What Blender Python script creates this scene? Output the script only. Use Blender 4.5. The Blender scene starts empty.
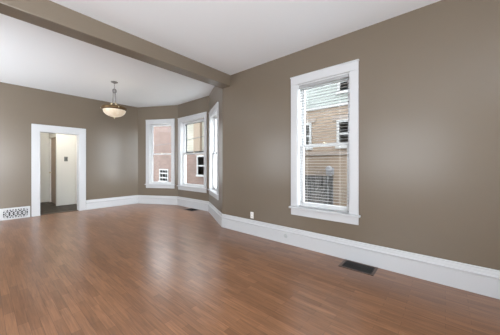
import bpy, bmesh, math, random
from mathutils import Vector, Matrix
random.seed(7)
SC = bpy.context.scene
COL = SC.collection

# ------------------------------------------------------------------ camera, world, lights, exposure
FPX, PSI, HOR = 229.49, 0.86546, 164.22
cd = bpy.data.cameras.new('camera'); cam = bpy.data.objects.new('camera', cd); COL.objects.link(cam)
cam.location = (0, 0, 1.25); cam.rotation_euler = (math.pi/2, 0, -PSI)
cd.sensor_width = 36; cd.lens = 36*FPX/500; cd.shift_y = (HOR-167.5)/500; cd.clip_start = 0.05
SC.camera = cam

SKY, GLOW = 6.3, 13.0
W = bpy.data.worlds.new('sky'); SC.world = W; W.use_nodes = True
bg = W.node_tree.nodes['Background']; bg.inputs[0].default_value = (0.90, 0.95, 1.0, 1)
# overcast sky, brighter around the veiled sun to the right and behind the camera
wt = W.node_tree; tc = wt.nodes.new('ShaderNodeTexCoord'); dp = wt.nodes.new('ShaderNodeVectorMath'); dp.operation = 'DOT_PRODUCT'
dp.inputs[1].default_value = Vector((0.48, -0.80, 0.36)).normalized(); wt.links.new(tc.outputs['Generated'], dp.inputs[0])
mr = wt.nodes.new('ShaderNodeMapRange'); mr.inputs[1].default_value = 0.55; mr.inputs[2].default_value = 1.0; mr.inputs[3].default_value = SKY; mr.inputs[4].default_value = SKY+GLOW
mr.interpolation_type = 'SMOOTHSTEP'
wt.links.new(dp.outputs['Value'], mr.inputs[0]); wt.links.new(mr.outputs[0], bg.inputs[1])

def area(name, loc, target, sx, sy, power, col=(1, 1, 1)):
    l = bpy.data.lights.new(name, 'AREA'); l.shape = 'RECTANGLE'; l.size = sx; l.size_y = sy; l.energy = power; l.color = col
    o = bpy.data.objects.new(name, l); COL.objects.link(o); o.location = loc
    o.rotation_euler = (Vector(target)-Vector(loc)).to_track_quat('-Z', 'Y').to_euler()
    return o
# added fill lamps at unseen openings behind and left, standing in for daylight
area('fill_rear', (-0.65, -2.55, 1.3), (-1.7, 0.2, 3.0), 2.4, 1.7, 270, (0.92, 0.96, 1.0))
area('fill_dining_left', (-2.65, 5.3, 1.3), (-1.5, 7.3, 2.2), 1.9, 1.7, 125, (0.92, 0.96, 1.0))
SC.view_settings.view_transform = 'Standard'; SC.view_settings.look = 'None'
SC.view_settings.gamma = 1; SC.view_settings.use_curve_mapping = False
SC.view_settings.exposure = 0.27
SC.cycles.use_denoising = True; SC.cycles.denoising_prefilter = 'ACCURATE'
SC.cycles.max_bounces = 10; SC.cycles.diffuse_bounces = 7; SC.cycles.transparent_max_bounces = 24

# ------------------------------------------------------------------ helpers
class MB:
    """collects shapes and links them as one mesh object"""
    def __init__(s, f=None): s.bm = bmesh.new(); s.f = f
    def _v(s, co):
        return s.bm.verts.new(s.f(co) if s.f else co)
    def hexa(s, lo, hi, shift=None):
        x0, y0, z0 = lo; x1, y1, z1 = hi
        c = [(x, y, z) for z in (z0, z1) for x, y in ((x0, y0), (x1, y0), (x1, y1), (x0, y1))]
        if shift: c = [shift(p) for p in c]
        v = [s._v(p) for p in c]
        for q in ((0, 3, 2, 1), (4, 5, 6, 7), (0, 1, 5, 4), (1, 2, 6, 5), (2, 3, 7, 6), (3, 0, 4, 7)):
            s.bm.faces.new([v[i] for i in q])
        return s
    box = hexa
    def prism(s, pts, z0, z1):
        a = [s._v((x, y, z0)) for x, y in pts]; b = [s._v((x, y, z1)) for x, y in pts]
        n = len(pts); s.bm.faces.new(a); s.bm.faces.new(b[::-1])
        for i in range(n): s.bm.faces.new([a[i], b[i], b[(i+1) % n], a[(i+1) % n]])
        return s
    def sweep(s, prof, path, caps=True):
        """prof: list of (offset_inward, z); path: list of ((x,y),(nx,ny)) mitred"""
        rings = [[s._v((p[0]+n[0]*o, p[1]+n[1]*o, z)) for o, z in prof] for p, n in path]
        m = len(prof)
        for a, b in zip(rings, rings[1:]):
            for i in range(m): s.bm.faces.new([a[i], a[(i+1) % m], b[(i+1) % m], b[i]])
        if caps: s.bm.faces.new(rings[0][::-1]); s.bm.faces.new(rings[-1])
        return s
    def lathe(s, prof, c=(0, 0, 0), seg=40):
        rings = []
        for r, z in prof:
            if r < 1e-5: rings.append([s._v((c[0], c[1], c[2]+z))])
            else: rings.append([s._v((c[0]+r*math.cos(2*math.pi*k/seg), c[1]+r*math.sin(2*math.pi*k/seg), c[2]+z)) for k in range(seg)])
        for a, b in zip(rings, rings[1:]):
            for k in range(seg):
                k2 = (k+1) % seg
                if len(a) == 1 and len(b) == 1: continue
                if len(a) == 1: s.bm.faces.new([a[0], b[k], b[k2]])
                elif len(b) == 1: s.bm.faces.new([a[k], b[0], a[k2]])
                else: s.bm.faces.new([a[k], b[k], b[k2], a[k2]])
        return s
    def tube(s, pts, r, seg=8, closed=False):
        pts = [Vector(p) for p in pts]; n = len(pts); rings = []
        up = None
        for i, p in enumerate(pts):
            a = pts[i-1] if (i or closed) else p; b = pts[(i+1) % n] if (i < n-1 or closed) else p
            t = (b-a).normalized()
            if up is None: up = t.orthogonal().normalized()
            up = (up-t*up.dot(t)).normalized(); w = t.cross(up)
            rings.append([s._v(p+(up*math.cos(2*math.pi*k/seg)+w*math.sin(2*math.pi*k/seg))*r) for k in range(seg)])
        pairs = list(zip(rings, rings[1:])) + ([(rings[-1], rings[0])] if closed else [])
        for a, b in pairs:
            for k in range(seg): s.bm.faces.new([a[k], a[(k+1) % seg], b[(k+1) % seg], b[k]])
        if not closed: s.bm.faces.new(rings[0][::-1]); s.bm.faces.new(rings[-1])
        return s
    def build(s, name, mat, parent=None, bevel=0, smooth=False):
        bmesh.ops.recalc_face_normals(s.bm, faces=s.bm.faces)
        me = bpy.data.meshes.new(name); s.bm.to_mesh(me); s.bm.free()
        if smooth:
            for p in me.polygons: p.use_smooth = True
        me.materials.append(mat)
        o = bpy.data.objects.new(name, me); COL.objects.link(o); o.parent = parent
        if bevel:
            b = o.modifiers.new('bevel', 'BEVEL'); b.width = bevel; b.segments = 2; b.limit_method = 'ANGLE'
        return o

def struct(o): o['kind'] = 'structure'; return o
def empty(name, loc=(0, 0, 0), rz=0):
    o = bpy.data.objects.new(name, None); COL.objects.link(o); o.location = loc; o.rotation_euler = (0, 0, rz); o.empty_display_size = 0.1
    return o
def tag(o, label, cat, group=None):
    o['label'] = label; o['category'] = cat
    if group: o['group'] = group
    return o

# ------------------------------------------------------------------ materials
def new_mat(name, col=(0.8, 0.8, 0.8), rough=0.5, metal=0.0, spec=0.5):
    m = bpy.data.materials.new(name); m.use_nodes = True
    b = m.node_tree.nodes['Principled BSDF']
    b.inputs['Base Color'].default_value = (*col, 1); b.inputs['Roughness'].default_value = rough
    b.inputs['Metallic'].default_value = metal; b.inputs['Specular IOR Level'].default_value = spec
    return m, m.node_tree, b
def bumpy(name, col, rough, scale, strength, dist=0.002, var=0.0, metal=0, spec=0.5, detail=3):
    m, nt, b = new_mat(name, col, rough, metal, spec)
    tc = nt.nodes.new('ShaderNodeTexCoord'); n = nt.nodes.new('ShaderNodeTexNoise')
    n.inputs['Scale'].default_value = scale; n.inputs['Detail'].default_value = detail
    nt.links.new(tc.outputs['Object'], n.inputs['Vector'])
    bp = nt.nodes.new('ShaderNodeBump'); bp.inputs['Strength'].default_value = strength; bp.inputs['Distance'].default_value = dist
    nt.links.new(n.outputs['Fac'], bp.inputs['Height']); nt.links.new(bp.outputs['Normal'], b.inputs['Normal'])
    if var:
        n2 = nt.nodes.new('ShaderNodeTexNoise'); n2.inputs['Scale'].default_value = 1.3; n2.inputs['Detail'].default_value = 4
        nt.links.new(tc.outputs['Object'], n2.inputs['Vector'])
        r = nt.nodes.new('ShaderNodeMapRange'); r.inputs[1].default_value = 0.3; r.inputs[2].default_value = 0.7
        r.inputs[3].default_value = 1-var; r.inputs[4].default_value = 1+var
        nt.links.new(n2.outputs['Fac'], r.inputs[0])
        mx = nt.nodes.new('ShaderNodeVectorMath'); mx.operation = 'SCALE'; mx.inputs[0].default_value = col
        nt.links.new(r.outputs[0], mx.inputs['Scale']); nt.links.new(mx.outputs[0], b.inputs['Base Color'])
    return m
M = {}
M['wall'] = bumpy('taupe_paint', (0.155, 0.125, 0.093), 0.28, 14, 0.12, 0.004, 0.02, spec=0.45)
M['ceiling'] = bumpy('ceiling_paint', (0.80, 0.84, 0.875), 0.7, 60, 0.1, 0.002)
M['trim'] = bumpy('white_gloss_paint', (0.52, 0.53, 0.545), 0.34, 9, 0.05, 0.002)
M['sash'] = bumpy('white_sash_paint', (0.62, 0.63, 0.64), 0.35, 9, 0.03, 0.002)
M['blind'] = new_mat('blind_slat', (0.34, 0.345, 0.35), 0.5)[0]
M['storm'] = new_mat('grey_storm_frame', (0.06, 0.065, 0.07), 0.5)[0]
M['cord'] = new_mat('blind_cord', (0.8, 0.8, 0.78), 0.8)[0]
M['beige'] = bumpy('vestibule_paint', (0.74, 0.725, 0.68), 0.6, 20, 0.05)
M['dark'] = new_mat('black_opening', (0.008, 0.008, 0.008), 0.8)[0]
M['register'] = new_mat('dark_bronze_metal', (0.014, 0.011, 0.01), 0.5, 0.2)[0]
M['register_frame'] = new_mat('brown_metal', (0.10, 0.065, 0.05), 0.4, 0.3)[0]
M['plastic'] = new_mat('white_plastic', (0.82, 0.81, 0.79), 0.35)[0]
M['slot'] = new_mat('slot', (0.05, 0.05, 0.05), 0.6)[0]
M['greyplastic'] = new_mat('grey_plastic', (0.17, 0.18, 0.17), 0.5)[0]
M['coverplate'] = new_mat('pale_grey_plastic', (0.42, 0.445, 0.45), 0.5)[0]
M['nickel'] = new_mat('brushed_nickel', (0.30, 0.30, 0.31), 0.35, 0.9)[0]
M['bronze'] = new_mat('antique_brass', (0.13, 0.08, 0.035), 0.45, 0.6)[0]
M['brass'] = new_mat('pale_brass', (0.62, 0.54, 0.38), 0.35, 0.8)[0]
M['door_brown'] = bumpy('brown_wood_door', (0.33, 0.24, 0.16), 0.45, 12, 0.1, 0.003, 0.1)
M['concrete'] = bumpy('concrete', (0.36, 0.35, 0.33), 0.9, 8, 0.4, 0.01, 0.12)
M['winglass'] = new_mat('dark_window_glass', (0.13, 0.135, 0.14), 0.3)[0]
M['outside_white'] = new_mat('exterior_white_trim', (0.23, 0.23, 0.227), 0.6)[0]
M['stone'] = new_mat('sandstone_lintel', (0.16, 0.13, 0.11), 0.8)[0]
M['meter'] = new_mat('meter_grey', (0.16, 0.16, 0.17), 0.5, 0.0)[0]
M['twig'] = new_mat('grey_twigs', (0.06, 0.055, 0.05), 0.9)[0]
M['roof'] = bumpy('asphalt_shingles', (0.10, 0.10, 0.10), 0.9, 30, 0.4)

# lamp bowl: alabaster glass that glows
m, nt, b = new_mat('alabaster_glass', (0.50, 0.42, 0.32), 0.35)
tc = nt.nodes.new('ShaderNodeTexCoord'); n = nt.nodes.new('ShaderNodeTexNoise'); n.inputs['Scale'].default_value = 9; n.inputs['Detail'].default_value = 4; n.inputs['Distortion'].default_value = 1.5
cr = nt.nodes.new('ShaderNodeValToRGB'); cr.color_ramp.elements[0].position = 0.35; cr.color_ramp.elements[0].color = (0.78, 0.62, 0.43, 1); cr.color_ramp.elements[1].position = 0.6; cr.color_ramp.elements[1].color = (1.0, 0.93, 0.80, 1)
nt.links.new(tc.outputs['Object'], n.inputs['Vector']); nt.links.new(n.outputs['Fac'], cr.inputs[0])
nt.links.new(cr.outputs[0], b.inputs['Emission Color']); b.inputs['Emission Strength'].default_value = 0.33
M['bowl'] = m

# glass
m = bpy.data.materials.new('window_glass'); m.use_nodes = True; nt = m.node_tree; nt.nodes.clear()
o_ = nt.nodes.new('ShaderNodeOutputMaterial'); mx = nt.nodes.new('ShaderNodeMixShader')
tr = nt.nodes.new('ShaderNodeBsdfTransparent'); gl = nt.nodes.new('ShaderNodeBsdfGlossy'); gl.inputs['Roughness'].default_value = 0.02
lw = nt.nodes.new('ShaderNodeLayerWeight'); lw.inputs['Blend'].default_value = 0.5
pw = nt.nodes.new('ShaderNodeMath'); pw.operation = 'POWER'; pw.inputs[1].default_value = 5; nt.links.new(lw.outputs['Facing'], pw.inputs[0])
fr = nt.nodes.new('ShaderNodeMath'); fr.operation = 'MULTIPLY_ADD'; fr.inputs[1].default_value = 0.95; fr.inputs[2].default_value = 0.03; nt.links.new(pw.outputs[0], fr.inputs[0])
tr.inputs[0].default_value = (0.95, 0.96, 0.96, 1)
nt.links.new(fr.outputs[0], mx.inputs[0]); nt.links.new(tr.outputs[0], mx.inputs[1]); nt.links.new(gl.outputs[0], mx.inputs[2]); nt.links.new(mx.outputs[0], o_.inputs[0])
M['glass'] = m

# floor: laminate strips running parallel to the right wall (world Y)
m, nt, b = new_mat('oak_laminate', (0.2, 0.1, 0.06), 0.3)
tc = nt.nodes.new('ShaderNodeTexCoord'); sep = nt.nodes.new('ShaderNodeSeparateXYZ'); cmb = nt.nodes.new('ShaderNodeCombineXYZ')
nt.links.new(tc.outputs['Object'], sep.inputs[0]); nt.links.new(sep.outputs['Y'], cmb.inputs['X']); nt.links.new(sep.outputs['X'], cmb.inputs['Y'])
def bricktex(w, h, c1, c2, mort, msize, off=0.37, freq=2):
    br = nt.nodes.new('ShaderNodeTexBrick'); br.offset = off; br.offset_frequency = freq; br.squash = 1
    br.inputs['Scale'].default_value = 1; br.inputs['Brick Width'].default_value = w; br.inputs['Row Height'].default_value = h
    br.inputs['Mortar Size'].default_value = msize; br.inputs['Mortar Smooth'].default_value = 0.3
    br.inputs['Color1'].default_value = (*c1, 1); br.inputs['Color2'].default_value = (*c2, 1); br.inputs['Mortar'].default_value = (*mort, 1)
    return br
br = bricktex(0.42, 0.062, (0.262, 0.126, 0.064), (0.182, 0.084, 0.041), (0.10, 0.045, 0.023), 0.0012)
nt.links.new(cmb.outputs[0], br.inputs['Vector'])
mp = nt.nodes.new('ShaderNodeMapping'); mp.inputs['Scale'].default_value = (60, 3.5, 1); nt.links.new(tc.outputs['Object'], mp.inputs[0])
g = nt.nodes.new('ShaderNodeTexNoise'); g.inputs['Scale'].default_value = 1; g.inputs['Detail'].default_value = 6; g.inputs['Distortion'].default_value = 0.8
nt.links.new(mp.outputs[0], g.inputs['Vector'])
gr = nt.nodes.new('ShaderNodeMapRange'); gr.inputs[1].default_value = 0.3; gr.inputs[2].default_value = 0.7; gr.inputs[3].default_value = 0.74; gr.inputs[4].default_value = 1.26
nt.links.new(g.outputs['Fac'], gr.inputs[0])
sc_ = nt.nodes.new('ShaderNodeVectorMath'); sc_.operation = 'SCALE'; nt.links.new(br.outputs['Color'], sc_.inputs[0]); nt.links.new(gr.outputs[0], sc_.inputs['Scale'])
nt.links.new(sc_.outputs[0], b.inputs['Base Color'])
b.inputs['Roughness'].default_value = 0.28
b.inputs['Specular IOR Level'].default_value = 0.7
M['floor'] = m

# dark slate tile of the vestibule
m, nt, b = new_mat('dark_marble_tile', (0.1, 0.09, 0.07), 0.5, spec=0.25)
tc = nt.nodes.new('ShaderNodeTexCoord'); n = nt.nodes.new('ShaderNodeTexNoise'); n.inputs['Scale'].default_value = 5; n.inputs['Detail'].default_value = 5; n.inputs['Distortion'].default_value = 1.2
nt.links.new(tc.outputs['Object'], n.inputs['Vector'])
cr = nt.nodes.new('ShaderNodeValToRGB'); cr.color_ramp.elements[0].position = 0.4; cr.color_ramp.elements[0].color = (0.016, 0.012, 0.007, 1); cr.color_ramp.elements[1].position = 0.68; cr.color_ramp.elements[1].color = (0.09, 0.07, 0.045, 1)
nt.links.new(n.outputs['Fac'], cr.inputs[0]); nt.links.new(cr.outputs[0], b.inputs['Base Color'])
M['tile'] = m

def facade(name, w, h, c1, c2, mort, msize, rough=0.85):
    global nt
    c1, c2, mort = [tuple(v*0.62 for v in c) for c in (c1, c2, mort)]
    m, nt, b = new_mat(name, c1, rough)
    tc = nt.nodes.new('ShaderNodeTexCoord'); sep = nt.nodes.new('ShaderNodeSeparateXYZ'); cmb = nt.nodes.new('ShaderNodeCombineXYZ')
    nt.links.new(tc.outputs['Object'], sep.inputs[0])
    add = nt.nodes.new('ShaderNodeMath'); add.operation = 'ADD'; nt.links.new(sep.outputs['X'], add.inputs[0]); nt.links.new(sep.outputs['Y'], add.inputs[1])
    nt.links.new(add.outputs[0], cmb.inputs['X']); nt.links.new(sep.outputs['Z'], cmb.inputs['Y'])
    br = bricktex(w, h, c1, c2, mort, msize, 0.5); nt.links.new(cmb.outputs[0], br.inputs['Vector'])
    n = nt.nodes.new('ShaderNodeTexNoise'); n.inputs['Scale'].default_value = 1.5; n.inputs['Detail'].default_value = 5; nt.links.new(tc.outputs['Object'], n.inputs['Vector'])
    mr = nt.nodes.new('ShaderNodeMapRange'); mr.inputs[1].default_value = 0.3; mr.inputs[2].default_value = 0.7; mr.inputs[3].default_value = 0.85; mr.inputs[4].default_value = 1.15
    nt.links.new(n.outputs['Fac'], mr.inputs[0])
    s = nt.nodes.new('ShaderNodeVectorMath'); s.operation = 'SCALE'; nt.links.new(br.outputs['Color'], s.inputs[0]); nt.links.new(mr.outputs[0], s.inputs['Scale'])
    nt.links.new(s.outputs[0], b.inputs['Base Color'])
    return m
M['tanbrick'] = facade('tan_brick', 0.21, 0.075, (0.27, 0.20, 0.145), (0.23, 0.165, 0.118), (0.27, 0.22, 0.17), 0.006)
M['redbrick'] = facade('red_brick', 0.21, 0.075, (0.175, 0.108, 0.086), (0.14, 0.08, 0.064), (0.20, 0.165, 0.145), 0.006)
M['creamsiding'] = facade('cream_siding', 50, 0.12, (0.36, 0.34, 0.28), (0.35, 0.33, 0.27), (0.22, 0.21, 0.17), 0.006)
M['whitesiding'] = facade('pale_lap_siding', 50, 0.11, (0.32, 0.35, 0.325), (0.31, 0.335, 0.315), (0.19, 0.21, 0.205), 0.007)
M['greyfence'] = facade('weathered_grey_boards', 0.14, 50, (0.045, 0.043, 0.042), (0.033, 0.031, 0.03), (0.03, 0.03, 0.03), 0.006)
M['tanpanel'] = new_mat('tan_siding', (0.15, 0.112, 0.08), 0.8)[0]
M['grass'] = bumpy('dry_grass', (0.16, 0.16, 0.09), 0.95, 40, 0.5, 0.02, 0.2)

# ------------------------------------------------------------------ room shell
C1, C2, C3, C4 = (3.27, 7.5), (3.93, 6.27), (3.93, 4.78), (3.13, 3.385)
XL, YR = -2.3, -2.3
PATH = [(XL, 7.5), C1, C2, C3, C4, (3.13, YR), (XL, YR)]      # clockwise
NAMES = ['wall_back', 'wall_bay_left', 'wall_bay_middle', 'wall_bay_right', 'wall_right', 'wall_rear', 'wall_left']
T = 0.2
ZT = 3.07
def heading(i):
    a, b = Vector(PATH[i]), Vector(PATH[(i+1) % len(PATH)]); return (b-a).normalized(), (b-a).length
def turn(i):   # clockwise turn at the start of segment i
    a, b = heading(i-1)[0], heading(i)[0]
    return math.atan2(-(a.x*b.y-a.y*b.x), a.dot(b))
def wall(i, holes):
    d, L = heading(i); n = Vector((-d.y, d.x)); s0 = T*math.tan(turn(i)/2); s1 = T*math.tan(turn((i+1) % len(PATH))/2)
    P = Vector(PATH[i])
    ss = sorted({0, L, *[h[0] for h in holes], *[h[1] for h in holes]}); zz = sorted({0, ZT, *[h[2] for h in holes], *[h[3] for h in holes]})
    def sh(c):
        s, t, z = c
        if t > 0: s += (-s0 if s == 0 else s1 if s == L else 0)*t/T
        q = P+d*s+n*t; return (q.x, q.y, z)
    mb = MB()
    vs = {}
    def V(s, t, z):
        k = (s, t, z)
        if k not in vs: vs[k] = mb.bm.verts.new(sh(k))
        return vs[k]
    def solid(a, b):
        if a < 0 or b < 0 or a >= len(ss)-1 or b >= len(zz)-1: return False
        cs, cz = (ss[a]+ss[a+1])/2, (zz[b]+zz[b+1])/2
        return not any(h[0] < cs < h[1] and h[2] < cz < h[3] for h in holes)
    for a in range(len(ss)-1):
        for b_ in range(len(zz)-1):
            if not solid(a, b_): continue
            A, B, Z0, Z1 = ss[a], ss[a+1], zz[b_], zz[b_+1]
            mb.bm.faces.new([V(A, 0, Z0), V(B, 0, Z0), V(B, 0, Z1), V(A, 0, Z1)])
            mb.bm.faces.new([V(A, T, Z0), V(A, T, Z1), V(B, T, Z1), V(B, T, Z0)])
            if not solid(a-1, b_): mb.bm.faces.new([V(A, 0, Z0), V(A, 0, Z1), V(A, T, Z1), V(A, T, Z0)])
            if not solid(a+1, b_): mb.bm.faces.new([V(B, 0, Z0), V(B, T, Z0), V(B, T, Z1), V(B, 0, Z1)])
            if not solid(a, b_-1): mb.bm.faces.new([V(A, 0, Z0), V(A, T, Z0), V(B, T, Z0), V(B, 0, Z0)])
            if not solid(a, b_+1): mb.bm.faces.new([V(A, 0, Z1), V(B, 0, Z1), V(B, T, Z1), V(A, T, Z1)])
    return struct(mb.build(NAMES[i], M['wall']))

# door opening in the back wall: x .92 - 1.735, z 0 - 2.06
DX0, DX1, DZ = 0.92, 1.735, 2.06
# windows: (segment, s0, s1, z0, z1) outer casing extents along the segment
CW, HEAD = 0.105, 0.13
WIN = [(1, 0.30, 1.30, 0.50, 2.655), (2, 0.05, 1.41, 0.48, 2.655), (3, 0.13, 1.24, 0.48, 2.59), (4, 3.385-1.82, 3.385-0.84, 0.475, 2.588)]
APR = 0.10      # apron height below stool
ST = 0.028      # stool thickness
holes = {k: [] for k in range(7)}
holes[0].append((DX0-XL, DX1-XL, 0, DZ))
for sg, a, b_, z0, z1 in WIN: holes[sg].append((a+CW, b_-CW, z0+APR, z1-HEAD))
holes[5].append((2.53, 5.03, 0.7, 2.5))
holes[6] += [(2.2, 4.4, 0.7, 2.5), (6.9, 8.9, 0.7, 2.5)]
for i in range(7): wall(i, holes[i])

# outer corner points for slabs
def offs(i, t):
    d, _ = heading(i); n = Vector((-d.y, d.x)); s = t*math.tan(turn(i)/2); q = Vector(PATH[i])+n*t-d*s; return (q.x, q.y)
OUT = [offs(i, T) for i in range(7)]
struct(MB().prism(OUT, -0.12, 0).build('floor', M['floor']))
struct(MB().prism(OUT, ZT, ZT+0.12).build('ceiling', M['ceiling']))
YB1, YB2, ZB = 3.158, 3.385, 2.754
struct(MB().prism([(XL, YR), (3.13, YR), (3.13, YB1), (XL, YB1)], 2.967, ZT).build('ceiling', M['ceiling']))
o = MB().box((XL, YB1, ZB), (3.13, YB2, ZT)).build('trim_1', M['wall'], bevel=0.008); struct(o)
o['label'] = 'taupe painted ceiling beam between the two rooms'

# ------------------------------------------------------------------ baseboards
def off_in(i, t): return offs(i, -t)
BP = [(0, 0), (0.018, 0), (0.018, 0.178), (0.030, 0.186), (0.031, 0.200), (0.020, 0.210), (0.016, 0.234), (0.012, 0.240), (0.010, 0.256), (0, 0.262)]
def baseboard(name, i, sa=None, sb=None):
    d, L = heading(i); n = Vector((d.y, -d.x)); P = Vector(PATH[i])
    ta, tb = math.tan(turn(i)/2), math.tan(turn((i+1) % 7)/2)
    pth = []
    if sa is None: pth.append((P, n+d*ta))
    else: pth.append((P+d*sa, n))
    if sb is None: pth.append((P+d*L, n-d*tb))
    else: pth.append((P+d*sb, n))
    return struct(MB().sweep(BP, [((p.x, p.y), (v.x, v.y)) for p, v in pth]).build(name, M['trim']))
baseboard('baseboard_back', 0, 1.875-XL, None)
baseboard('baseboard_back', 0, 0, 0.265-XL)
for i, nm in ((1, 'bay_left'), (2, 'bay_middle'), (3, 'bay_right'), (4, 'right'), (5, 'rear'), (6, 'left')):
    baseboard('baseboard_'+nm, i)

# ------------------------------------------------------------------ doorway
dr = struct(empty('door_1', ((DX0+DX1)/2, 7.5, 0)))
hw = (DX1-DX0)/2
f = MB()
f.box((-hw-0.135, -0.022, 0), (-hw, 0, DZ)); f.box((hw, -0.022, 0), (hw+0.135, 0, DZ)); f.box((-hw-0.135, -0.022, DZ), (hw+0.135, 0, DZ+0.155))
f.build('casing', M['trim'], dr, bevel=0.004)
j = MB(); j.box((-hw, -0.022, 0), (-hw+0.02, T, DZ)); j.box((hw-0.02, -0.022, 0), (hw, T, DZ)); j.box((-hw+0.02, -0.022, DZ-0.02), (hw-0.02, T, DZ))
j.build('jamb', M['trim'], dr, bevel=0.002)
s = MB(); s.box((-hw+0.02, 0.03, 0), (hw-0.02, 0.14, 0.012)); s.build('threshold', M['register_frame'], dr, bevel=0.004)

# vestibule beyond the doorway
YV = 7.5+T
struct(MB().box((0.5, YV, -0.12), (3.0, 10.3, 0.001)).build('floor', M['tile']))
struct(MB().box((0.5, YV, 2.6), (3.0, 10.3, 2.7)).build('ceiling', M['ceiling']))
struct(MB().box((0.5, YV, 0), (0.7, 10.3, 2.6)).build('wall_vestibule_left', M['beige']))
struct(MB().box((0.7, 10.05, 0), (1.6, 10.3, 2.6)).build('wall_vestibule_back', M['beige']))
struct(MB().box((1.475, 8.87, 0), (1.60, 8.97, 2.6)).box((1.60, 8.87, 0), (1.95, 10.05, 2.6)).box((1.475, 8.97, 2.10), (1.6, 9.95, 2.6)).box((1.475, 9.95, 0), (1.6, 10.05, 2.6)).build('wall_vestibule_corner', M['beige']))
struct(MB().box((1.95, YV, 0), (2.1, 8.97, 2.6)).build('wall_vestibule_right', M['beige']))
d2 = struct(empty('door_2', (1.52, 9.46, 0)))
MB().box((0.0, -0.49, 0.005), (0.04, 0.49, 2.10)).build('leaf', M['door_brown'], d2, bevel=0.003)
k = MB().lathe([(0.0, 0.0), (0.012, 0.0), (0.012, 0.03), (0.028, 0.045), (0.028, 0.06), (0, 0.07)], seg=16).build('door_knob', M['brass'], d2, smooth=True)
k.rotation_euler = (0, -math.pi/2, 0); k.location = (0, 0.40, 0.98)
s = empty('light_switch', (1.70, 8.87, 1.41))
tag(s, 'small grey control plate on the pale wall beyond the doorway', 'switch')
MB().box((-0.045, -0.012, -0.07), (0.045, 0, 0.07)).build('plate', M['greyplastic'], s, bevel=0.004)
MB().box((-0.012, -0.024, -0.02), (0.012, -0.012, 0.02)).build('toggle', M['slot'], s)
s = empty('door_chime', (0.985, 10.05, 2.20))
tag(s, 'grey box high on the far wall, in the upper left corner of the doorway', 'door chime')
MB().box((-0.06, -0.05, -0.1), (0.06, 0, 0.1)).build('housing', M['greyplastic'], s, bevel=0.006)
MB().box((-0.045, -0.054, -0.03), (0.045, -0.05, 0.03)).build('grille', M['slot'], s)
ld = bpy.data.lights.new('vestibule_lamp', 'POINT'); ld.energy = 24; ld.color = (1.0, 0.96, 0.88); ld.shadow_soft_size = 0.12
lo = bpy.data.objects.new('vestibule_lamp', ld); COL.objects.link(lo); lo.location = (1.1, 8.35, 2.52)

# ------------------------------------------------------------------ windows
def frame_box(mb, x0, x1, z0, z1, y0, y1, l, r, t, b_):
    mb.box((x0, y0, z0), (x0+l, y1, z1)); mb.box((x1-r, y0, z0), (x1, y1, z1))
    mb.box((x0+l, y0, z1-t), (x1-r, y1, z1)); mb.box((x0+l, y0, z0), (x1-r, y1, z0+b_))
def window(n, sg, a, b_, z0, z1):
    """local frame: x along the wall, +y outwards, z up; origin on the wall's inner face below the window"""
    d, L = heading(sg); P = Vector(PATH[sg])+d*((a+b_)/2)
    root = struct(empty('window_%d' % n, (P.x, P.y, 0), math.atan2(d.y, d.x)))
    w = (b_-a)/2; ci = w-CW; hz0, hz1 = z0+APR, z1-HEAD
    # outward is left of the heading, i.e. +y when x follows the heading
    c = MB()
    c.box((-w, -0.022, hz0+ST), (-ci+0.005, 0, z1-HEAD)); c.box((ci-0.005, -0.022, hz0+ST), (w, 0, z1-HEAD))
    c.box((-w, -0.024, z1-HEAD), (w, 0, z1))
    c.build('casing', M['trim'], root, bevel=0.005)
    bd = MB(); bd.box((-w-0.006, -0.034, z1-0.022), (w+0.006, 0, z1-0.004)); bd.build('head_moulding', M['trim'], root, bevel=0.004)
    MB().box((-w-0.022, -0.052, hz0), (w+0.022, 0.0, hz0+ST)).box((-ci+0.001, 0.0, hz0), (ci-0.001, 0.075, hz0+ST)).build('sill', M['trim'], root, bevel=0.006)
    MB().box((-w+0.002, -0.02, z0), (w-0.002, 0, hz0)).build('apron', M['trim'], root, bevel=0.004)
    j = MB(); e = 0.001
    j.box((-ci+e, 0, hz0+ST), (-ci+0.016, T, hz1-e)); j.box((ci-0.016, 0, hz0+ST), (ci-e, T, hz1-e)); j.box((-ci+0.016, 0, hz1-0.016), (ci-0.016, T, hz1-e))
    j.box((-ci+e, 0.075, hz0+e), (ci-e, T+0.03, hz0+ST))
    # stops between the sashes
    j.box((-ci+0.016, 0.052, hz0+ST), (-ci+0.028, 0.066, hz1-0.016)); j.box((ci-0.028, 0.052, hz0+ST), (ci-0.016, 0.066, hz1-0.016))
    j.build('jamb', M['sash'], root)
    xi = ci-0.017; zm = hz0+ST+(hz1-hz0-ST)*0.497
    lo_ = MB(); frame_box(lo_, -xi, xi, hz0+ST+0.001, zm+0.02, 0.068, 0.102, 0.048, 0.048, 0.036, 0.065)
    ls = lo_.build('lower_sash', M['sash'], root, bevel=0.003)
    MB().box((-xi+0.046, 0.083, hz0+0.09), (xi-0.046, 0.087, zm-0.014)).build('pane', M['glass'], ls)
    up = MB(); frame_box(up, -xi, xi, zm-0.018, hz1-0.017, 0.106, 0.14, 0.048, 0.048, 0.05, 0.036)
    us = up.build('upper_sash', M['sash'], root, bevel=0.003)
    MB().box((-xi+0.046, 0.121, zm+0.016), (xi-0.046, 0.125, hz1-0.065)).build('pane', M['glass'], us)
    lk = MB(); lk.box((-0.03, 0.07, zm+0.02), (0.03, 0.1, zm+0.028)); lk.box((-0.008, 0.06, zm+0.028), (0.008, 0.092, zm+0.04)); lk.build('sash_lock', M['brass'], root, bevel=0.002)
    if n == 2:      # dark storm frame outside the upper sash
        sf = MB(); frame_box(sf, -xi+0.001, xi-0.001, zm-0.01, hz1-0.02, 0.150, 0.165, 0.085, 0.085, 0.055, 0.075)
        sf.build('storm_frame', M['storm'], root)
    return root, ci, hz0+ST, hz1-0.016
WR = [window(i+1, *w) for i, w in enumerate(WIN)]

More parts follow.
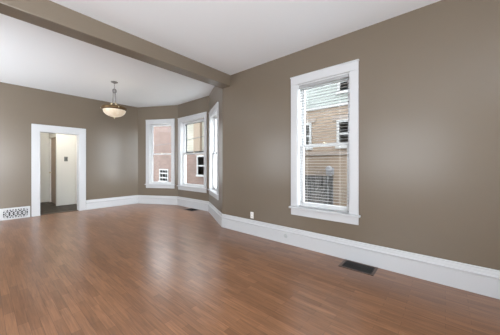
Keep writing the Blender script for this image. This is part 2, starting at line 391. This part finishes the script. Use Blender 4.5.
# venetian blind hanging inside the right wall's window
root, ci, bz0, bz1 = WR[3]
bl = empty('venetian_blind', root.location, root.rotation_euler.z)
tag(bl, 'white venetian blind with open slats inside the large window of the right wall', 'blind')
bw = ci-0.022
MB().box((-bw, 0.004, bz1-0.042), (bw, 0.048, bz1-0.002)).build('headrail', M['blind'], bl, bevel=0.002)
sl = MB(); z = bz1-0.075; tilt = math.radians(-1); pitch = 0.041; zs = []
while z > bz0+0.05: zs.append(z); z -= pitch
for z in zs:
    for k_ in range(4):      # gently cupped slat
        y0, y1 = -0.0135+k_*0.00675, -0.0135+(k_+1)*0.00675
        f0 = lambda y: z+y*math.tan(tilt)+0.0015*(1-(y/0.0135)**2)
        c = []
        for zz_ in (-0.0009, 0.0009):
            for x_, y_ in ((-bw, y0), (bw, y0), (bw, y1), (-bw, y1)): c.append((x_, 0.027+y_, f0(y_)+zz_))
        v = [sl.bm.verts.new(p_) for p_ in c]
        for q in ((0, 3, 2, 1), (4, 5, 6, 7), (0, 1, 5, 4), (1, 2, 6, 5), (2, 3, 7, 6), (3, 0, 4, 7)): sl.bm.faces.new([v[i_] for i_ in q])
sl.build('slats', M['blind'], bl)
MB().box((-bw, 0.004, bz0+0.004), (bw, 0.05, bz0+0.022)).build('bottom_rail', M['blind'], bl, bevel=0.003)
for x_ in (-bw+0.12, bw-0.12):
    MB().tube([(x_, 0.001, bz0+0.02), (x_, 0.001, bz1-0.03)], 0.0009, 6).tube([(x_, 0.053, bz0+0.02), (x_, 0.053, bz1-0.03)], 0.0009, 6).build('ladder_cord', M['cord'], bl)

# ------------------------------------------------------------------ pendant lamp
pd = empty('pendant_lamp', (1.922, 5.576, ZT))
tag(pd, 'hanging lamp with a glowing cream glass bowl on thin metal rods', 'lamp')
MB().lathe([(0, 0), (0.068, 0), (0.070, -0.006), (0.062, -0.016), (0.035, -0.026), (0.014, -0.040), (0, -0.044)]).build('ceiling_canopy', M['nickel'], pd, smooth=True)
ch = MB(); z = -0.042
for k in range(4):
    pts = []
    for q in range(14):
        t = 2*math.pi*q/14; a_, b2 = 0.008*math.cos(t), 0.017*math.sin(t)
        pts.append((a_, 0, z-0.014+b2) if k % 2 == 0 else (0, a_, z-0.014+b2))
    ch.tube(pts, 0.0028, 6, True); z -= 0.026
ch.build('chain', M['nickel'], pd, smooth=True)
# loop crown
rg = MB()
for a in (0, math.pi/2, math.pi/4, -math.pi/4):
    rg.tube([(0.038*math.cos(t)*math.cos(a), 0.038*math.cos(t)*math.sin(a), -0.200+0.045*math.sin(t)) for t in [2*math.pi*q/24 for q in range(24)]], 0.009, 6, True)
rg.build('loop', M['nickel'], pd, smooth=True)
for k in range(3):
    a = 2*math.pi*k/3+0.5; c_, s_ = math.cos(a), math.sin(a)
    r = MB().tube([(0.024*c_, 0.024*s_, -0.235), (0.030*c_, 0.030*s_, -0.35), (0.040*c_, 0.040*s_, -0.47)], 0.008, 8)
    r.build('rod', M['nickel'], pd, smooth=True)
    r = MB().tube([(0.040*c_, 0.040*s_, -0.465), (0.060*c_, 0.060*s_, -0.50), (0.09*c_, 0.09*s_, -0.535), (0.15*c_, 0.15*s_, -0.555), (0.235*c_, 0.235*s_, -0.56)], 0.008, 8)
    r.lathe([(0, 0.03), (0.012, 0.024), (0.015, 0.010), (0.010, 0), (0, -0.002)], (0.062*c_, 0.062*s_, -0.500), 12)
    r.build('arm', M['brass'], pd, smooth=True)
    kn = MB().lathe([(0, 0.014), (0.010, 0.010), (0.014, 0), (0.010, -0.010), (0, -0.014)], (0.258*c_, 0.258*s_, -0.592), 12)
    kn.build('clip', M['brass'], pd, smooth=True)
MB().lathe([(0.225, -0.566), (0.248, -0.560), (0.256, -0.572), (0.252, -0.600), (0.244, -0.622), (0.222, -0.628), (0.214, -0.610), (0.225, -0.566)], seg=64).build('bowl_rim', M['bronze'], pd, smooth=True)
prof = [(0.222, -0.612)]+[(0.222*math.cos(t), -0.626-0.150*math.sin(t)) for t in [math.pi/2*q/14 for q in range(1, 14)]]+[(0, -0.776)]
inner = [(0, -0.770)]+[(0.216*math.cos(t), -0.622-0.146*math.sin(t)) for t in [math.pi/2*q/14 for q in range(13, 0, -1)]]+[(0.216, -0.612)]
MB().lathe(prof+inner, seg=64).build('glass_bowl', M['bowl'], pd, smooth=True)
MB().lathe([(0, -0.768), (0.018, -0.775), (0.024, -0.783), (0.012, -0.792), (0.014, -0.800), (0.006, -0.812), (0, -0.818)], seg=20).build('finial', M['brass'], pd, smooth=True)
ld = bpy.data.lights.new('pendant_bulb', 'POINT'); ld.energy = 1.0; ld.color = (1.0, 0.85, 0.62); ld.shadow_soft_size = 0.06
lo = bpy.data.objects.new('pendant_bulb', ld); COL.objects.link(lo); lo.parent = pd; lo.location = (0, 0, -0.60)

# ------------------------------------------------------------------ air return grille set in the baseboard
gx0, gx1 = 0.27, 0.765
gr_ = empty('vent_grille', ((gx0+gx1)/2, 7.5, 0))
tag(gr_, 'white scrollwork air return grille set low in the wall, left of the doorway', 'vent')
gw = (gx1-gx0)/2
fr_ = MB(); frame_box(fr_, -gw, gw, 0.001, 0.262, -0.024, 0, 0.055, 0.04, 0.04, 0.035); fr_.build('frame', M['trim'], gr_, bevel=0.004)
MB().box((-gw+0.05, -0.006, 0.03), (gw-0.035, -0.001, 0.228)).build('duct_opening', M['dark'], gr_)
sw = MB()
X0, X1, Z0, Z1 = -gw+0.057, gw-0.042, 0.037, 0.221
def ring(mb, x, z, rx, rz, r): mb.tube([(x+rx*math.cos(t), -0.0165, z+rz*math.sin(t)) for t in [2*math.pi*q/12 for q in range(12)]], r, 4, True)
nx, nz = 5, 1; cx, cz = (X1-X0-0.06)/nx, (Z1-Z0-0.06)/nz
for k_ in range(10):
    x = X0+(X1-X0)*k_/9
    for zz_ in (Z0, Z1-0.024): sw.box((x-0.009, -0.02, zz_), (x+0.009, -0.012, zz_+0.024))
for k_ in range(4):
    z = Z0+(Z1-Z0)*k_/3
    for x in (X0, X1-0.024): sw.box((x, -0.0205, z-0.008), (x+0.024, -0.0125, z+0.008))
sw.box((X0, -0.021, Z0+0.022), (X1, -0.0118, Z0+0.031)).box((X0, -0.021, Z1-0.031), (X1, -0.0118, Z1-0.022))
sw.box((X0+0.022, -0.0215, Z0), (X0+0.031, -0.0115, Z1)).box((X1-0.031, -0.0215, Z0), (X1-0.022, -0.0115, Z1))
for i_ in range(nx):
    for k_ in range(nz):
        x, z = X0+0.03+(i_+0.5)*cx, Z0+0.03+(k_+0.5)*cz
        for sx in (-1, 1): sw.tube([(x-sx*cx/2, -0.016, z-cz/2), (x-sx*cx*0.12, -0.0175, z-cz*0.2), (x+sx*cx*0.12, -0.0145, z+cz*0.2), (x+sx*cx/2, -0.016, z+cz/2)], 0.0065, 5)
        ring(sw, x, z, 0.022, 0.030, 0.005)
sw.build('scrollwork', M['trim'], gr_)

# ------------------------------------------------------------------ floor registers
def register(cx, cy, rz, L, Wd, label, n):
    r = empty('floor_register', (cx, cy, 0), rz); tag(r, label, 'floor vent', 'dark floor registers')
    f_ = MB(); l2, w2 = L/2, Wd/2
    f_.box((-l2, -w2, 0), (-l2+0.03, w2, 0.006)); f_.box((l2-0.03, -w2, 0), (l2, w2, 0.006)); f_.box((-l2+0.03, -w2, 0), (l2-0.03, -w2+0.028, 0.006)); f_.box((-l2+0.03, w2-0.028, 0), (l2-0.03, w2, 0.006))
    f_.build('frame', M['register_frame'], r, bevel=0.002)
    MB().box((-l2+0.03, -w2+0.028, 0.0003), (l2-0.03, w2-0.028, 0.0012)).build('duct_opening', M['dark'], r)
    g_ = MB()
    for k_ in range(n):
        x = -l2+0.03+(L-0.06)*(k_+0.5)/n; g_.box((x-0.003, -w2+0.028, 0.0012), (x+0.003, w2-0.028, 0.005))
    g_.box((-l2+0.03, -0.003, 0.0012), (l2-0.03, 0.003, 0.0054))
    g_.build('louvers', M['register'], r)
    return r
register(2.974, 0.808, math.pi/2, 0.39, 0.262, 'large dark floor register in the wood floor under the right wall window', 16)
register(3.76, 5.30, math.pi/2, 0.36, 0.26, 'dark floor register against the bay baseboard, far from the camera', 14)

# ------------------------------------------------------------------ outlet and cable cover
ot = empty('wall_outlet', (3.13, 2.615, 0.345))
tag(ot, 'white outlet plate just above the baseboard of the right wall', 'outlet')
MB().box((-0.006, -0.035, -0.057), (0, 0.035, 0.057)).build('plate', M['plastic'], ot, bevel=0.002)
for dz in (-0.024, 0.024):
    rc = MB().box((-0.009, -0.016, dz-0.014), (-0.006, 0.016, dz+0.014)).build('receptacle', M['plastic'], ot, bevel=0.001)
    MB().box((-0.0095, -0.008, dz-0.005), (-0.0088, -0.005, dz+0.006)).box((-0.0095, 0.005, dz-0.005), (-0.0088, 0.008, dz+0.006)).build('slots', M['slot'], rc)
cc = MB().lathe([(0, 0.006), (0.03, 0.005), (0.034, 0.0)], seg=28).build('cable_cover', M['coverplate'], None, smooth=False)
cc.rotation_euler = (0, -math.pi/2, 0); cc.location = (3.112, 1.915, 0.125)
tag(cc, 'pale round cover on the face of the right wall baseboard', 'cover plate')

# ------------------------------------------------------------------ outside
GZ = -0.7
struct(MB().box((4.6, -14, GZ-0.1), (9, 30, GZ)).build('ground', M['grass']))
FX = 6.6
def ext_window(parent, y0, y1, z0, z1, rails=1, muntins=0, lintel=True, fx=FX):
    w = MB(); t = 0.07
    w.box((fx-0.04, y0, z0), (fx+0.05, y0+t, z1)); w.box((fx-0.04, y1-t, z0), (fx+0.05, y1, z1)); w.box((fx-0.04, y0+t, z1-t), (fx+0.05, y1-t, z1)); w.box((fx-0.06, y0-0.03, z0-0.02), (fx+0.05, y1+0.03, z0+t))
    for k in range(rails):
        zz_ = z0+(z1-z0)*(k+1)/(rails+1); w.box((fx-0.02, y0+t, zz_-0.03), (fx+0.04, y1-t, zz_+0.03))
    for k in range(muntins):
        yy = y0+(y1-y0)*(k+1)/(muntins+1); w.box((fx-0.01, yy-0.015, z0+t), (fx+0.03, yy+0.015, z1-t))
    f_ = w.build('window', M['outside_white'], parent)
    MB().box((fx+0.0, y0+t, z0+t), (fx+0.03, y1-t, z1-t)).build('pane', M['winglass'], f_)
    if lintel:
        MB().box((fx-0.03, y0-0.12, z1+0.0), (fx+0.04, y1+0.12, z1+0.13)).build('lintel', M['stone'], parent)
h1 = empty('house', (FX, 2, GZ))
tag(h1, 'neighbouring house of tan brick with pale siding above, outside the right wall window', 'house')
def put(o, parent):   # world-space mesh kept in place under a parent
    o.location = -Vector(parent.location); return o
def pbuild(mb, name, mat, parent): return put(mb.build(name, mat, parent), parent)
pbuild(MB().box((FX, 0.6, GZ), (FX+2, 6.6, 2.93)), 'brick_wall', M['tanbrick'], h1)
pbuild(MB().box((FX-0.03, 0.6, 2.93), (FX+2, 6.6, 4.3)), 'siding', M['whitesiding'], h1)
pbuild(MB().box((FX-0.06, 0.6, 2.90), (FX, 6.6, 2.96)), 'belt_board', M['outside_white'], h1)
pbuild(MB().prism([(FX-0.3, 0.4), (FX+2.3, 0.4), (FX+2.3, 6.65), (FX-0.3, 6.65)], 4.3, 4.42), 'roof', M['roof'], h1)
class Off:
    pass
def ew(parent, *a, **k):
    before = set(o.name for o in COL.objects); ext_window(parent, *a, **k)
    for o in [o for o in COL.objects if o.name not in before and o.parent == parent]: put(o, parent)
ew(h1, 1.35, 2.36, 1.72, 2.50, muntins=1)
ew(h1, 3.13, 4.0, 1.72, 2.52)
ew(h1, 1.7, 2.33, 3.24, 3.70, rails=0, lintel=False, fx=FX-0.03)
pbuild(MB().box((FX-0.05, 0.6, 1.52), (FX, 6.6, 1.60)), 'belt_course', M['stone'], h1)
mt = pbuild(MB().box((FX-0.05, 2.52, -0.2), (FX, 2.57, 1.0)).box((FX-0.1, 2.44, 0.95), (FX, 2.64, 1.15)), 'meter_box', M['meter'], h1)
mm = MB().lathe([(0, 0.12), (0.07, 0.11), (0.085, 0.0)], seg=24).build('meter_dial', M['meter'], mt); mm.rotation_euler = (0, -math.pi/2, 0); mm.location = (FX-0.1, 2.54, 1.12)

h2 = empty('house', (FX, 11, GZ))
tag(h2, 'neighbouring red brick house with a cream upper wall, outside the bay windows', 'house')
pbuild(MB().box((FX, 7.0, GZ), (FX+2, 10.6, 1.82)), 'brick_wall', M['redbrick'], h2)
pbuild(MB().box((FX, 7.0, 1.82), (FX+2, 10.6, 3.5)), 'siding', M['creamsiding'], h2)
pbuild(MB().box((FX-0.25, 10.6, GZ), (FX+2, 20, 3.5)), 'brick_wing', M['redbrick'], h2)
pbuild(MB().box((FX-0.12, 8.52, 1.82), (FX, 9.0, 3.5)), 'tan_pilaster', M['tanpanel'], h2)
pbuild(MB().box((FX-0.05, 7.0, 1.78), (FX, 10.6, 1.86)), 'belt_board', M['outside_white'], h2)
pbuild(MB().prism([(FX-0.3, 6.9), (FX+2.3, 6.9), (FX+2.3, 20.3), (FX-0.3, 20.3)], 3.5, 3.6), 'roof', M['roof'], h2)
ew(h2, 8.2, 8.87, 0.70, 1.66, muntins=0)
ew(h2, 10.98, 11.88, 0.30, 1.0, muntins=2, rails=2, fx=FX-0.25, lintel=False)

fe = empty('fence', (5.6, 1.5, GZ))
tag(fe, 'weathered dark grey board fence outside the right wall window', 'fence')
MB().box((0, 0.6, 0), (0.03, 3.6, 1.66)).build('boards', M['greyfence'], fe)
MB().box((-0.04, 0.6, 1.45), (0, 3.6, 1.53)).build('rail', M['greyfence'], fe)
MB().box((-0.04, 0.6, 0.3), (0, 3.6, 0.38)).build('rail', M['greyfence'], fe)
for y in (0.7, 2.1, 3.4): MB().box((-0.1, y, 0), (0, y+0.1, 1.66)).build('post', M['greyfence'], fe)
tw = MB()
for k in range(46):
    a = random.uniform(0, 6.28); l = random.uniform(1.2, 1.85); sp = random.uniform(0.05, 0.34); x, y = 0.0, 0.0
    pts = [(random.uniform(-.05, .05), random.uniform(-.08, .08), 0)]
    for q in range(1, 6):
        t = q/5; pts.append((sp*t*math.cos(a)*0.5+random.uniform(-.03, .03), sp*t*math.sin(a)*1.3+random.uniform(-.04, .04), l*t))
    tw.tube(pts, 0.006, 4)
bs = tw.build('bush', M['twig']); bs.location = (5.05, 2.35, GZ)
tag(bs, 'bare twiggy bush in front of the grey fence outside the window', 'bush')

pbuild(MB().tube([(6.35, 14.2, 2.34), (6.0, 13.5, 2.25), (6.0, 12.0, 2.24), (6.0, 10.24, 2.262), (6.0, 8.66, 2.343), (6.0, 7.54, 2.413), (6.3, 7.2, 2.46), (6.6, 7.05, 2.5)], 0.014, 6), 'utility_cable', M['slot'], h2)
